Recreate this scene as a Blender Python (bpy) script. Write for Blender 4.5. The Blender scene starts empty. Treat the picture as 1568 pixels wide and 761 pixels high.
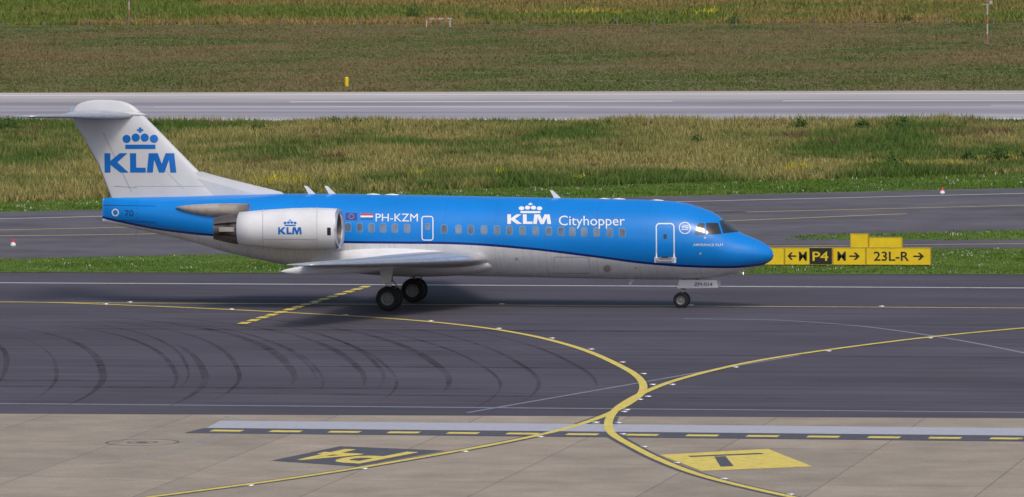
import bpy, bmesh, math, random
import numpy as np
from mathutils import Vector, Matrix
from mathutils.bvhtree import BVHTree
random.seed(7); rng=np.random.default_rng(7)
sc=bpy.context.scene
sc.view_settings.view_transform='Standard'; sc.view_settings.look='None'; sc.view_settings.exposure=0

# ---------------------------------------------------------------- materials
def nmat(name):
    m=bpy.data.materials.new(name); m.use_nodes=True
    return m,m.node_tree,m.node_tree.nodes['Principled BSDF']
def N(nt,t,**k):
    n=nt.nodes.new(t)
    for a,b in k.items():
        if a in n.inputs.keys(): n.inputs[a].default_value=b
        else: setattr(n,a,b)
    return n
def L(nt,a,b): nt.links.new(a,b)
def plain(name,col,rough=.5,metal=0,spec=.5,var=.12,scale=3):
    m,nt,p=nmat(name)
    tc=N(nt,'ShaderNodeTexCoord'); no=N(nt,'ShaderNodeTexNoise'); no.inputs['Scale'].default_value=scale; no.inputs['Detail'].default_value=6
    L(nt,tc.outputs['Object'],no.inputs['Vector'])
    r=N(nt,'ShaderNodeValToRGB'); e=r.color_ramp.elements
    e[0].position=.3; e[1].position=.7
    e[0].color=tuple(c*(1-var) for c in col)+(1,); e[1].color=tuple(min(1,c*(1+var)) for c in col)+(1,)
    L(nt,no.outputs['Fac'],r.inputs[0]); L(nt,r.outputs[0],p.inputs['Base Color'])
    p.inputs['Roughness'].default_value=rough; p.inputs['Metallic'].default_value=metal; p.inputs['Specular IOR Level'].default_value=spec
    return m
def mixc(nt,fac,a,b,mode='MIX'):
    n=nt.nodes.new('ShaderNodeMix'); n.data_type='RGBA'; n.blend_type=mode
    for i,v in ((0,fac),(6,a),(7,b)):
        if isinstance(v,(int,float)): n.inputs[i].default_value=v
        elif isinstance(v,tuple): n.inputs[i].default_value=v+(1,) if len(v)==3 else v
        else: nt.links.new(v,n.inputs[i])
    return n.outputs[2]
def noise(nt,scale,vec=(1,1,1),detail=5,rough=.55,rot=0,off=(0,0,0)):
    tc=N(nt,'ShaderNodeTexCoord'); mp=N(nt,'ShaderNodeMapping')
    mp.inputs['Scale'].default_value=vec; mp.inputs['Rotation'].default_value=(0,0,rot); mp.inputs['Location'].default_value=off
    no=N(nt,'ShaderNodeTexNoise'); no.inputs['Scale'].default_value=scale; no.inputs['Detail'].default_value=detail; no.inputs['Roughness'].default_value=rough
    L(nt,tc.outputs['Object'],mp.inputs['Vector']); L(nt,mp.outputs[0],no.inputs['Vector'])
    return no.outputs['Fac']
def ramp(nt,fac,stops):
    r=N(nt,'ShaderNodeValToRGB'); e=r.color_ramp.elements
    while len(e)<len(stops): e.new(.5)
    for i,(p,c) in enumerate(stops):
        e[i].position=p; e[i].color=(c,c,c,1) if isinstance(c,(int,float)) else tuple(c)+(1,)
    L(nt,fac,r.inputs[0]); return r.outputs[0]
def math_(nt,op,a,b=0.0,c=0.0):
    n=nt.nodes.new('ShaderNodeMath'); n.operation=op
    for i,v in enumerate((a,b,c)):
        if isinstance(v,(int,float)): n.inputs[i].default_value=v
        else: nt.links.new(v,n.inputs[i])
    return n.outputs[0]

def grass_mat(name,c_a,c_b,c_c,big=.05,stretch=(1,2.2,1)):
    m,nt,p=nmat(name)
    a=ramp(nt,noise(nt,big,stretch,6,.6),[(.38,c_a),(.62,c_b)])
    b=ramp(nt,noise(nt,big*9,stretch,6,.65,off=(9,3,0)),[(.5,0.),(.68,1.)])
    col=mixc(nt,b,a,tuple(c_c))
    f=ramp(nt,noise(nt,4,(1,1,1),4,.7),[(.3,.62),(.7,1.3)])
    col=mixc(nt,1.0,col,f,'MULTIPLY')
    L(nt,col,p.inputs['Base Color']); p.inputs['Roughness'].default_value=.95; p.inputs['Specular IOR Level'].default_value=.1
    return m
M_rough=grass_mat('rough_grass_soil',(.17,.16,.055),(.11,.14,.04),(.21,.18,.08),.06)
M_mown=grass_mat('mown_grass',(.085,.16,.03),(.12,.20,.04),(.16,.19,.06),.15)
M_mead=grass_mat('meadow_grass',(.19,.155,.08),(.12,.15,.05),(.22,.175,.10),.03,(1,2.6,1))

def asphalt(name,base,streak=(.05,1,1),mul=1.0):
    m,nt,p=nmat(name)
    f1=ramp(nt,noise(nt,1.2,streak,5,.6),[(.3,.80),(.7,1.17)])
    f2=ramp(nt,noise(nt,.07,(1,2,1),4,.6,off=(4,7,0)),[(.3,.76),(.7,1.22)])
    f3=ramp(nt,noise(nt,14,(1,1,1),3,.7),[(.3,.85),(.7,1.15)])
    c=mixc(nt,1.0,mixc(nt,1.0,base,f1,'MULTIPLY'),f2,'MULTIPLY'); c=mixc(nt,1.0,c,f3,'MULTIPLY')
    # paving lane seams, every 7.5 m
    tc=N(nt,'ShaderNodeTexCoord'); sp=N(nt,'ShaderNodeSeparateXYZ'); L(nt,tc.outputs['Object'],sp.inputs[0])
    fr=math_(nt,'FRACT',math_(nt,'DIVIDE',math_(nt,'ADD',sp.outputs['Y'],3.0),7.5))
    s=math_(nt,'LESS_THAN',fr,.025)
    c=mixc(nt,math_(nt,'MULTIPLY',s,.35),c,tuple(x*.5 for x in base))
    L(nt,c,p.inputs['Base Color']); p.inputs['Roughness'].default_value=.85; p.inputs['Specular IOR Level'].default_value=.25
    return m
M_asph=asphalt('taxiway_asphalt',(.088,.081,.102))
M_asphN=asphalt('crossing_taxiway_asphalt',(.125,.118,.135),(.3,.3,1))

def conc():
    m,nt,p=nmat('apron_concrete')
    tc=N(nt,'ShaderNodeTexCoord'); mp=N(nt,'ShaderNodeMapping'); mp.inputs['Location'].default_value=(1.2,3.1,0)
    L(nt,tc.outputs['Object'],mp.inputs['Vector'])
    br=N(nt,'ShaderNodeTexBrick'); br.offset=0; br.inputs['Scale'].default_value=1; br.inputs['Brick Width'].default_value=5.0; br.inputs['Row Height'].default_value=6.0
    br.inputs['Mortar Size'].default_value=.022; br.inputs['Color1'].default_value=(.39,.335,.27,1); br.inputs['Color2'].default_value=(.335,.29,.235,1); br.inputs['Mortar'].default_value=(.19,.165,.14,1)
    br.inputs['Mortar Smooth'].default_value=.3
    L(nt,mp.outputs[0],br.inputs['Vector'])
    f=ramp(nt,noise(nt,.35,(1,1,1),7,.65),[(.3,.78),(.7,1.14)])
    f2=ramp(nt,noise(nt,9,(1,1,1),4,.7),[(.3,.86),(.7,1.12)])
    c=mixc(nt,1.0,mixc(nt,1.0,br.outputs['Color'],f,'MULTIPLY'),f2,'MULTIPLY')
    L(nt,c,p.inputs['Base Color']); p.inputs['Roughness'].default_value=.9; p.inputs['Specular IOR Level'].default_value=.2
    return m
M_conc=conc()
def runway():
    m,nt,p=nmat('runway_surface')
    f1=ramp(nt,noise(nt,.25,(.03,1,1),5,.6),[(.3,.72),(.7,1.2)])
    f2=ramp(nt,noise(nt,.05,(1,1,1),4,.6),[(.3,.88),(.7,1.12)])
    tc=N(nt,'ShaderNodeTexCoord'); sp=N(nt,'ShaderNodeSeparateXYZ'); L(nt,tc.outputs['Object'],sp.inputs[0])
    v=math_(nt,'DIVIDE',math_(nt,'SUBTRACT',math_(nt,'SUBTRACT',sp.outputs['Y'],math_(nt,'MULTIPLY',sp.outputs['X'],.047)),176.4),51.0)
    r=ramp(nt,v,[(0,(.50,.46,.46)),(.12,(.44,.42,.45)),(.3,(.30,.29,.33)),(.45,(.42,.40,.44)),(.6,(.28,.27,.31)),(.75,(.48,.45,.46)),(.9,(.47,.44,.44)),(1,(.55,.51,.48))])
    c=mixc(nt,1.0,mixc(nt,1.0,r,f1,'MULTIPLY'),f2,'MULTIPLY')
    L(nt,c,p.inputs['Base Color']); p.inputs['Roughness'].default_value=.85; p.inputs['Specular IOR Level'].default_value=.25
    return m
M_rw=runway()
def paint(name,col,wear=.35,under=(.09,.085,.1)):
    m,nt,p=nmat(name)
    f=ramp(nt,noise(nt,3,(1,1,1),8,.75),[(.48,0.),(.72,wear)])
    c=mixc(nt,f,col,under)
    L(nt,c,p.inputs['Base Color']); p.inputs['Roughness'].default_value=.6; p.inputs['Specular IOR Level'].default_value=.3
    return m
M_yel=paint('yellow_marking',(.80,.64,.13),.5); M_yel2=paint('faded_yellow_marking',(.52,.42,.13),.7)
M_wht=paint('white_marking',(.50,.50,.51),.6); M_gry=paint('old_grey_marking',(.26,.27,.33),.7)
M_band=paint('pale_band_marking',(.46,.47,.53),.4,(.25,.23,.22)); M_dark=paint('dark_marking',(.085,.085,.10),.5,(.2,.18,.17))
M_rwl=paint('runway_line_marking',(.80,.77,.75),.4,(.4,.38,.37))
def tyre_mark():
    m,nt,p=nmat('tyre_rubber_marks')
    p.inputs['Base Color'].default_value=(.036,.033,.040,1); p.inputs['Roughness'].default_value=.8; p.inputs['Specular IOR Level'].default_value=.2
    f=ramp(nt,noise(nt,.5,(1,.25,1),5,.7),[(.32,0.),(.8,.55)])
    L(nt,f,p.inputs['Alpha']); return m
M_tyre_mark=tyre_mark()
def light_mark():
    m,nt,p=nmat('scrubbed_concrete_marks')
    p.inputs['Base Color'].default_value=(.48,.44,.39,1); p.inputs['Roughness'].default_value=.9
    f=ramp(nt,noise(nt,.8,(1,1,1),5,.7),[(.3,.15),(.75,.6)])
    L(nt,f,p.inputs['Alpha']); return m
M_light_mark=light_mark()

# ---------------------------------------------------------------- mesh helpers
def mk(name,verts,faces,mats,parent=None,smooth=False,fm=None):
    me=bpy.data.meshes.new(name); me.from_pydata([tuple(v) for v in verts],[],[tuple(f) for f in faces])
    for m in (mats if isinstance(mats,(list,tuple)) else [mats]): me.materials.append(m)
    if fm is not None:
        for p,i in zip(me.polygons,fm): p.material_index=i
    if smooth:
        for p in me.polygons: p.use_smooth=True
    me.update()
    o=bpy.data.objects.new(name,me); sc.collection.objects.link(o)
    if parent: o.parent=parent
    return o
def empty(name):
    o=bpy.data.objects.new(name,None); sc.collection.objects.link(o); o.empty_display_size=.5; return o
def join_parts(name,parts,mats,parent=None,smooth=False):
    V=[];Fc=[];fm=[]
    for v,f,mi in parts:
        b=len(V); V+=[tuple(x) for x in v]; Fc+=[tuple(i+b for i in q) for q in f]; fm+=[mi]*len(f)
    return mk(name,V,Fc,mats,parent,smooth,fm)
def box(x0,x1,y0,y1,z0,z1,mi=0,bev=0):
    v=[(x0,y0,z0),(x1,y0,z0),(x1,y1,z0),(x0,y1,z0),(x0,y0,z1),(x1,y0,z1),(x1,y1,z1),(x0,y1,z1)]
    return v,[(0,3,2,1),(4,5,6,7),(0,1,5,4),(1,2,6,5),(2,3,7,6),(3,0,4,7)],mi
def tube(p,q,r0,r1,n=14,mi=0):
    p=Vector(p);q=Vector(q);d=(q-p).normalized(); a=d.orthogonal().normalized(); b=d.cross(a)
    v=[];f=[]
    for c,r in((p,r0),(q,r1)):
        for i in range(n):
            t=2*math.pi*i/n; v.append(tuple(c+a*math.cos(t)*r+b*math.sin(t)*r))
    for i in range(n): j=(i+1)%n; f.append((i,j,n+j,n+i))
    f.append(tuple(range(n))[::-1]); f.append(tuple(range(n,2*n)))
    return v,f,mi
def lathe(cx,cy,cz,prof,n=40,mi=0,axis='x'):
    v=[];f=[]
    for x,r in prof:
        for i in range(n):
            t=2*math.pi*i/n
            if axis=='x': v.append((cx+x,cy+r*math.cos(t),cz+r*math.sin(t)))
            else: v.append((cx+r*math.cos(t),cy+x,cz+r*math.sin(t)))
    for k in range(len(prof)-1):
        for i in range(n):
            j=(i+1)%n; f.append((k*n+i,k*n+j,(k+1)*n+j,(k+1)*n+i))
    return v,f,mi
def flat(name,pts,z,mat,parent=None):
    bm=bmesh.new(); vs=[bm.verts.new((p[0],p[1],z)) for p in pts]; fc=bm.faces.new(vs)
    bm.normal_update()
    if fc.normal.z<0: bmesh.ops.reverse_faces(bm,faces=[fc])
    bm.normal_update()
    bmesh.ops.triangulate(bm,faces=bm.faces[:]); me=bpy.data.meshes.new(name); bm.to_mesh(me); bm.free(); me.materials.append(mat)
    o=bpy.data.objects.new(name,me); sc.collection.objects.link(o)
    if parent:o.parent=parent
    return o
def catmull(P,n=10):
    P=[np.array(p,float) for p in P]; Q=[2*P[0]-P[1]]+P+[2*P[-1]-P[-2]]; out=[]
    for i in range(1,len(Q)-2):
        p0,p1,p2,p3=Q[i-1:i+3]
        for t in np.linspace(0,1,n,endpoint=False):
            out.append(.5*((2*p1)+(-p0+p2)*t+(2*p0-5*p1+4*p2-p3)*t*t+(-p0+3*p1-3*p2+p3)*t**3))
    out.append(P[-1]); return out
def strip_geo(P,w,z,mi=0,taper=False):
    v=[];f=[]
    for i,p in enumerate(P):
        a=P[max(0,i-1)];b=P[min(len(P)-1,i+1)]; t=np.array(b,float)-np.array(a,float); t/=np.linalg.norm(t)+1e-9; n=np.array((-t[1],t[0]))
        ww=w*(math.sin(math.pi*(i+.3)/(len(P)-.4))**.6 if taper else 1)
        for s in(-1,1): q=np.array(p,float)+n*s*ww/2; v.append((q[0],q[1],z))
    for i in range(len(P)-1): f.append((2*i,2*i+2,2*i+3,2*i+1))
    return v,f,mi
def smoothP(P,it=2):
    P=[np.array(p,float) for p in P]
    for _ in range(it): P=[P[0]]+[(P[i-1]+2*P[i]+P[i+1])/4 for i in range(1,len(P)-1)]+[P[-1]]
    return P

# ---------------------------------------------------------------- ground
flat('ground',[(-4000,-1500),(4000,-1500),(4000,5000),(-4000,5000)],0,M_rough)
flat('meadow',[(-900,186),(900,270),(900,398),(-900,394)],.004,M_mead)
flat('taxiway_road',[(-500,-53.5),(500,-53.5),(500,23),(60,22.0),(23.5,21.4),(-22.6,19.6),(-60,19),(-500,18)],.008,M_asph)
flat('crossing_taxiway_road',[(-200,18.5),(-44,18.9),(-25.2,29.0),(-16,33.2),(-5,35.5),(10,37.6),(21.3,40.3),(60,50),(300,110),(300,238.2),(15.1,92.9),(-35.6,67),(-120,23.9),(-200,20)],.0125,M_asphN)
flat('apron_pavement',[(-500,-400),(500,-400),(500,-51.3),(32,-51.3),(15,-52.1),(-3,-53),(-500,-53)],.012,M_conc)
flat('runway',[(-900,133),(900,219),(900,268.3),(-900,187.5)],.008,M_rw)
# mown strips
flat('mown_verge_lawn',[(-50,19.3),(-22.6,19.7),(23.5,21.5),(200,24),(200,84.9),(60,49.8),(21.3,40.1),(10,37.4),(-5,35.3),(-16,33.0),(-25.2,28.8),(-43.6,19.4)],.0165,M_mown)
flat('grass_island_lawn',[(8.8,48.9),(12.2,45.8),(20.5,46.9),(60,57),(100,70),(100,97),(60,75.6),(19.7,54.2)],.0165,M_mown)
flat('mown_edge_lawn',[(-150,9),(-35.6,67.1),(15.1,93.0),(200,187.5),(200,212),(60,134),(13.5,106.7),(-10,92),(-37.7,75.5),(-150,18)],.0045,M_mown)

def line(name,P,w,z,mat,par=None):
    v,f,_=strip_geo(P,w,z); return mk(name,v,f,mat,par)
mk_=empty('road_markings')
line('centre_line',[(-300,.75),(300,.75)],.36,.0135,M_yel2,mk_)
line('edge_line',[(-300,12.7),(300,12.9)],.5,.0135,M_wht,mk_)
line('old_seam_line',[(-300,-48.9),(300,-49)],.3,.0135,M_gry,mk_)
A=[(-30,1.0),(-17.6,.95),(-12.5,-0.4),(-7,-2.8),(-2,-5.5),(1.8,-8.0),(5.1,-11.2),(8,-15.2),(10.5,-19.9),(12.6,-24.8),(14.6,-30.4),(16.0,-34.8),(17.0,-39),(17.65,-43.4),(17.9,-48.4),(17.85,-52.7),(17.4,-57.5),(16.3,-62.5),(14.9,-67.2),(13,-72.9),(10.9,-77.8),(8,-83.5),(4,-90)]
B=[(60,12.5),(40,2),(31,-5.5),(27.3,-10.5),(24.3,-15.4),(21.6,-21.4),(19.3,-28),(17.95,-35.8),(17.6,-41.8),(17.7,-47.2),(18.05,-51.2),(18.6,-55),(19.4,-58.7),(20.7,-62.6),(22.4,-67.3),(24.4,-72),(26.6,-76),(29.5,-80.5),(34,-87)]
A=smoothP(catmull(A,8),4);B=smoothP(catmull(B,8),4)
def sub(P,c): return [p for p in P if c(p)]
line('turn_line_border',sub(A,lambda p:p[1]<-51.8),.58,.0165,M_dark,mk_); line('turn_line_border_b',sub(B,lambda p:p[1]<-51.8),.58,.0175,M_dark,mk_)
line('turn_line',A,.29,.0245,M_yel,mk_); line('turn_line_b',B,.29,.0265,M_yel,mk_)
line('old_line',smoothP(catmull([(13,-51),(15,-44),(17,-37),(19,-30),(20.5,-25)],6)),.18,.0142,M_gry,mk_)
line('old_curve',smoothP(catmull([(13,-6.5),(15.3,-6.7),(17.2,-7.1),(20.8,-10),(24.9,-15.9),(28.8,-23.1),(34,-34)],6)),.2,.0146,M_gry,mk_)
parts=[]
y=-11.0
while y<12: parts.append(strip_geo([(-4.3+.013*(y+11),y),(-4.3+.013*(y+11),y+1.05)],.42,.0300)); y+=1.55
join_parts('holding_dashes',parts,[M_yel],mk_)
flat('pale_band',[(5.5,-57.8),(120,-58.0),(120,-55.4),(5.3,-55.0)],.0205,M_band,mk_)
flat('dark_band',[(5.2,-59.7),(120,-60.6),(120,-58.1),(5.4,-57.9)],.0205,M_dark,mk_)
parts=[]
x=5.9
while x<110:
    y=-58.75-.008*(x-5.9); parts.append(strip_geo([(x,y),(x+1.05,y-.01)],.62,.0225)); x+=2.0
join_parts('band_dashes',parts,[M_yel],mk_)
# rubber marks
parts=[]
core=[p for p in A if -50<p[1]<-6 and p[0]>-3]
for dx,dy,w in [(-3,0,.2),(-4.6,-1,.16),(-6,0,.35),(-6.5,-2,.15),(-7.3,0,.22),(-8.2,-1,.32),(-8.7,-3,.14),(-10,-1,.2),(-10.6,-1,.4),(-11.4,-2,.2),(-12.6,-3,.3),(-13.1,-2,.14),(-14.2,-3,.22),(-16,-4,.3),(-17,-5,.15),(-18.5,-4,.22),(-20,-5,.25),(-1.3,0,.2),(-22.5,-4,.3),(.9,-1,.2),(-24.5,-4,.2)]:
    k0=random.randint(0,len(core)//3); k1=len(core)-random.randint(0,len(core)//3)
    sx=random.uniform(-.05,.05)
    P=[np.array((p[0]*(1-.012*abs(dx)+sx)+dx,p[1]+dy)) for p in core[k0:k1] if p[1]+dy>-50]
    if len(P)>5: parts.append(strip_geo(P,w,.0150+.0003*len(parts),0,True))
for k in range(14):
    yy=random.uniform(-46,10); x0=random.uniform(-30,12); x1=x0+random.uniform(10,34)
    parts.append(strip_geo([(x0+(x1-x0)*u,yy+math.sin(u*2+k)*.5) for u in np.linspace(0,1,12)],random.uniform(.2,.7),.0225+.0003*k,0,True))
join_parts('tyre_marks',parts,[M_tyre_mark],mk_)
parts=[]
arc=[(4.6+2.0*math.sin(t),-62+9*math.cos(t)) for t in np.linspace(.2,2.9,20)]
parts.append(strip_geo(arc,.7,.0150,0,True)); parts.append(strip_geo([(-2,-72),(2.5,-74),(9,-76.5)],.12,.0153))
join_parts('scrub_marks',parts,[M_light_mark],mk_)
# runway lines
def rwl(t): return lambda x: 176.4+.047*x+t
parts=[]
for t,w,a,b in [(3.2,1.3,-600,600),(46.5,1.2,-600,600),(33.5,1.0,-52,-24),(33.5,1.0,-16,20)]:
    g=rwl(t); parts.append(strip_geo([(a,g(a)),(b,g(b))],w,.0125))
x=-300
while x<300: g=rwl(25); parts.append(strip_geo([(x,g(x)),(x+30,g(x+30))],.5,.0125)); x+=60
join_parts('runway_lines',parts,[M_rwl],mk_)
# crossing taxiway lines
parts=[strip_geo([(-120,13+4),(-33.9,60.9),(-29.1,63.5),(.3,79.4),(15.7,87.4),(200,183)],.45,.0165,0),
 strip_geo(catmull([(-120,20),(-60,38.5),(-31.4,51.4),(-25.2,54.3),(2.5,68.6),(17.1,76.0),(200,170)],5),.35,.0165,1),
 strip_geo(catmull([(-60,40.5),(-30.3,46.6),(-23.2,48.6),(-10,53.5),(2,60),(12,68)],5),.4,.0170,1),
 strip_geo([(9,41),(23,44),(60,53)],.3,.0165,1)]
join_parts('crossing_lines',parts,[M_wht,M_yel2],mk_)
def ringflat(cx,cy,r0,r1,z,n=40,mi=0):
    v=[];f=[]
    for r in(r0,r1):
        for i in range(n): t=2*math.pi*i/n; v.append((cx+r*math.cos(t),cy+r*math.sin(t),z))
    for i in range(n): j=(i+1)%n; f.append((i,n+i,n+j,j))
    return v,f,mi
join_parts('manhole_cover',[ringflat(4.65,-63.2,1.14,1.2,.0165),ringflat(4.65,-63.2,.44,.5,.0165),ringflat(4.65,-63.2,0.01,.2,.0165),
   ringflat(33.4,-59.2,.5,.56,.0265)],[M_dark])
parts=[]
for P in (A,B):
    for i in range(6,len(P)-6,9):
        p=P[i]; v,f,_=lathe(0,0,0,[(0,.13),(.02,.12),(.035,.01)],8)
        v=[(p[0]+.35+b,p[1]+c_,.027+a) for a,b,c_ in v]; parts.append((v,f,0))
for x in range(-60,70,8):
    v,f,_=lathe(0,0,0,[(0,.13),(.02,.12),(.035,.01)],8); parts.append(([(x+b,1.2+c_,.015+a) for a,b,c_ in v],f,0))
M_met=plain('light_metal',(.6,.6,.62),.35,.3)
join_parts('taxiway_lights',parts,[M_met],mk_)

# ---------------------------------------------------------------- text / polygons
def text2d(body,rect,bold=0.0):
    cu=bpy.data.curves.new('t','FONT'); cu.body=body; cu.size=1; cu.offset=bold; cu.resolution_u=4
    ob=bpy.data.objects.new('t',cu); sc.collection.objects.link(ob); bpy.context.view_layer.update()
    me=bpy.data.meshes.new_from_object(ob.evaluated_get(bpy.context.evaluated_depsgraph_get()))
    V=[(v.co.x,v.co.y) for v in me.vertices]; Fc=[tuple(p.vertices) for p in me.polygons]
    bpy.data.objects.remove(ob); bpy.data.meshes.remove(me)
    return fit(V,Fc,rect)
def fit(V,Fc,rect):
    xs_=[v[0] for v in V]; ys=[v[1] for v in V]; a,b,c,d=min(xs_),max(xs_),min(ys),max(ys); x0,z0,x1,z1=rect
    return [(x0+(v[0]-a)/(b-a)*(x1-x0),z0+(v[1]-c)/(d-c)*(z1-z0)) for v in V],Fc
KLM=[[(0,0),(.28,0),(.28,1),(0,1)],[(.28,.40),(.74,0),(1.13,0),(.60,.53),(1.08,1),(.72,1),(.28,.60)],
 [(1.2,0),(1.93,0),(1.93,.25),(1.49,.25),(1.49,1),(1.2,1)],
 [(1.98,0),(2.26,0),(2.33,.66),(2.55,0),(2.80,0),(3.02,.66),(3.08,0),(3.36,0),(3.26,1),(2.86,1),(2.68,.45),(2.50,1),(2.08,1)]]
def polys2d(polys):
    V=[];Fc=[]
    for p in polys: b=len(V); V+=p; Fc.append(tuple(range(b,b+len(p))))
    return V,Fc
def circ(cx,cz,r,n=18,rx=None): rx=rx or r; return [(cx+rx*math.cos(2*math.pi*i/n),cz+r*math.sin(2*math.pi*i/n)) for i in range(n)]
def klm(rect): return fit(*polys2d(KLM),rect)
def crown(rect):
    P=[[(0.08,0),(.92,0),(.92,.2),(.08,.2)],circ(.12,.47,.19,rx=.115),circ(.375,.53,.19,rx=.115),circ(.625,.53,.19,rx=.115),circ(.88,.47,.19,rx=.115),
       [(.46,.76),(.54,.76),(.54,1.0),(.46,1.0)],[(.41,.84),(.4599,.84),(.4599,.92),(.41,.92)],[(.5401,.84),(.59,.84),(.59,.92),(.5401,.92)]]
    V,Fc=polys2d(P); x0,z0,x1,z1=rect
    return [(x0+v[0]*(x1-x0),z0+v[1]*(z1-z0)) for v in V],Fc
def rrect(x0,z0,x1,z1,r,n=5):
    P=[]
    for cx,cz,a0 in((x1-r,z0+r,-90),(x1-r,z1-r,0),(x0+r,z1-r,90),(x0+r,z0+r,180)):
        for k in range(n+1): a=math.radians(a0+90*k/n); P.append((cx+r*math.cos(a),cz+r*math.sin(a)))
    return P
def frame(x0,z0,x1,z1,r,w):
    o=rrect(x0,z0,x1,z1,r); i=rrect(x0+w,z0+w,x1-w,z1-w,max(.01,r-w)); n=len(o)
    return o+i,[(k,(k+1)%n,n+(k+1)%n,n+k) for k in range(n)]
DIR=Vector((-.192,.979,-.068))
def decal(name,geo,bvh,y0,mat,parent,off=.012,side=-1,grid=.22,direction=None):
    V,Fc=geo; bm=bmesh.new(); vs=[bm.verts.new((v[0],0,v[1])) for v in V]
    for f_ in Fc:
        try: bm.faces.new([vs[i] for i in f_])
        except ValueError: pass
    bm.normal_update()
    bmesh.ops.triangulate(bm,faces=bm.faces[:]); bm.normal_update()
    x0=min(v[0] for v in V);x1=max(v[0] for v in V);z0=min(v[1] for v in V);z1=max(v[1] for v in V)
    for ax,a,b in(((1,0,0),x0,x1),((0,0,1),z0,z1)):
        k=math.floor(a/grid)+1
        while k*grid<b:
            g=[e for e in bm.verts]+bm.edges[:]+bm.faces[:]
            bmesh.ops.bisect_plane(bm,geom=g,plane_co=Vector(ax)*k*grid,plane_no=ax); k+=1
    D=Vector(direction or DIR)
    if side>0: D.y=-D.y
    D.normalize()
    for v in bm.verts:
        o=Vector((v.co.x,y0 if side<0 else -y0,v.co.z))
        hit,nr,_,_=bvh.ray_cast(o-D*6,D)
        if hit is None: hit=o; nr=Vector((0,side,0))
        if nr.dot(D)>0: nr=-nr
        v.co=hit+nr*off
    bmesh.ops.delete(bm,geom=[f_ for f_ in bm.faces if max(e.calc_length() for e in f_.edges)>1.5],context='FACES')
    me=bpy.data.meshes.new(name); bm.to_mesh(me); bm.free(); me.materials.append(mat)
    for p in me.polygons: p.use_smooth=True
    o=bpy.data.objects.new(name,me); sc.collection.objects.link(o); o.parent=parent; return o
def bvh_of(o): return BVHTree.FromPolygons([v.co.copy() for v in o.data.vertices],[tuple(p.vertices) for p in o.data.polygons])

# ---------------------------------------------------------------- airliner
plane=empty('passenger_airliner')
def livery():
    m,nt,p=nmat('fuselage_paint')
    tc=N(nt,'ShaderNodeTexCoord'); sp=N(nt,'ShaderNodeSeparateXYZ'); L(nt,tc.outputs['Object'],sp.inputs[0])
    X,Z=sp.outputs['X'],sp.outputs['Z']
    fx=math_(nt,'DIVIDE',math_(nt,'ADD',X,13.0),29.0)
    fc=nt.nodes.new('ShaderNodeFloatCurve'); cm=fc.mapping; c=cm.curves[0]
    pts=[(-12.8,3.62),(-12.2,3.50),(-9.82,3.12),(-7.3,2.93),(-2.29,2.72),(.48,2.70),(2.69,2.68),(5.44,2.50),(8.19,2.19),(10.92,1.85),(13.1,1.72),(14.45,1.71),(15.54,1.84),(15.9,1.95)]
    q=[((a+13)/29,(b-1)/4) for a,b in pts]
    c.points[0].location=q[0]; c.points[1].location=q[-1]
    for a in q[1:-1]: c.points.new(*a)
    cm.update(); L(nt,fx,fc.inputs['Value'])
    zb=math_(nt,'ADD',math_(nt,'MULTIPLY',fc.outputs[0],4.0),1.0)
    d=math_(nt,'SUBTRACT',Z,zb)
    isb=math_(nt,'GREATER_THAN',d,.10); isd=math_(nt,'GREATER_THAN',d,0.0)
    dirt=ramp(nt,noise(nt,1.4,(.35,1,1),7,.65),[(.3,.86),(.7,1.04)])
    streak=ramp(nt,noise(nt,2.2,(3.5,1,.25),4,.6,off=(2,0,5)),[(.45,1.0),(.75,.86)])
    white=mixc(nt,1.0,mixc(nt,1.0,(.78,.79,.82),dirt,'MULTIPLY'),streak,'MULTIPLY'); blue=mixc(nt,1.0,(.003,.235,.74),ramp(nt,noise(nt,.6,(.5,1,1),5,.6),[(.3,.90),(.7,1.05)]),'MULTIPLY')
    c1=mixc(nt,isd,white,(.006,.022,.20)); c2=mixc(nt,isb,c1,blue)
    fr=math_(nt,'FRACT',math_(nt,'DIVIDE',X,2.13)); pl=math_(nt,'LESS_THAN',fr,.009)
    c3=mixc(nt,math_(nt,'MULTIPLY',pl,.28),c2,(.05,.06,.08))
    L(nt,c3,p.inputs['Base Color']); p.inputs['Roughness'].default_value=.27; p.inputs['Specular IOR Level'].default_value=.5
    # faint skin waviness between frames
    bp=N(nt,'ShaderNodeBump'); bp.inputs['Strength'].default_value=.12; bp.inputs['Distance'].default_value=.05
    L(nt,noise(nt,1.6,(1,1,1),2,.5),bp.inputs['Height']); L(nt,bp.outputs[0],p.inputs['Normal'])
    return m
M_liv=livery()
M_white=plain('white_paint',(.76,.77,.80),.3,0,.5,.07,1.2); M_fin=plain('tail_paint',(.62,.64,.68),.35,0,.4,.06,.8)
M_grey=plain('grey_wing_paint',(.42,.45,.50),.35,.1,.5,.12,1.5); M_alu=plain('bare_metal',(.66,.66,.68),.28,.7,.5,.1,4)
M_burn=plain('burnt_metal',(.15,.13,.125),.45,.5,.5,.4,3); M_tan=plain('heat_shield_metal',(.42,.37,.33),.42,.25,.5,.3,2)
M_black=plain('dark_interior',(.012,.012,.014),.7); M_rub=plain('tyre_rubber',(.022,.022,.024),.75,0,.3,.2,6)
M_blue=plain('blue_lettering',(.004,.15,.55),.35,0,.4,.05,1); M_wl=plain('white_lettering',(.82,.83,.84),.35,0,.4,.03,1)
M_navy=plain('navy_lettering',(.01,.03,.2),.4); M_red=plain('red_paint',(.6,.03,.03),.4); M_glass=plain('cockpit_glass',(.03,.035,.045),.08,0,.8,.2,4)
M_fred=plain('weathered_red_paint',(.42,.14,.12),.6); M_fwh=plain('weathered_white_paint',(.45,.44,.42),.6)
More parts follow.
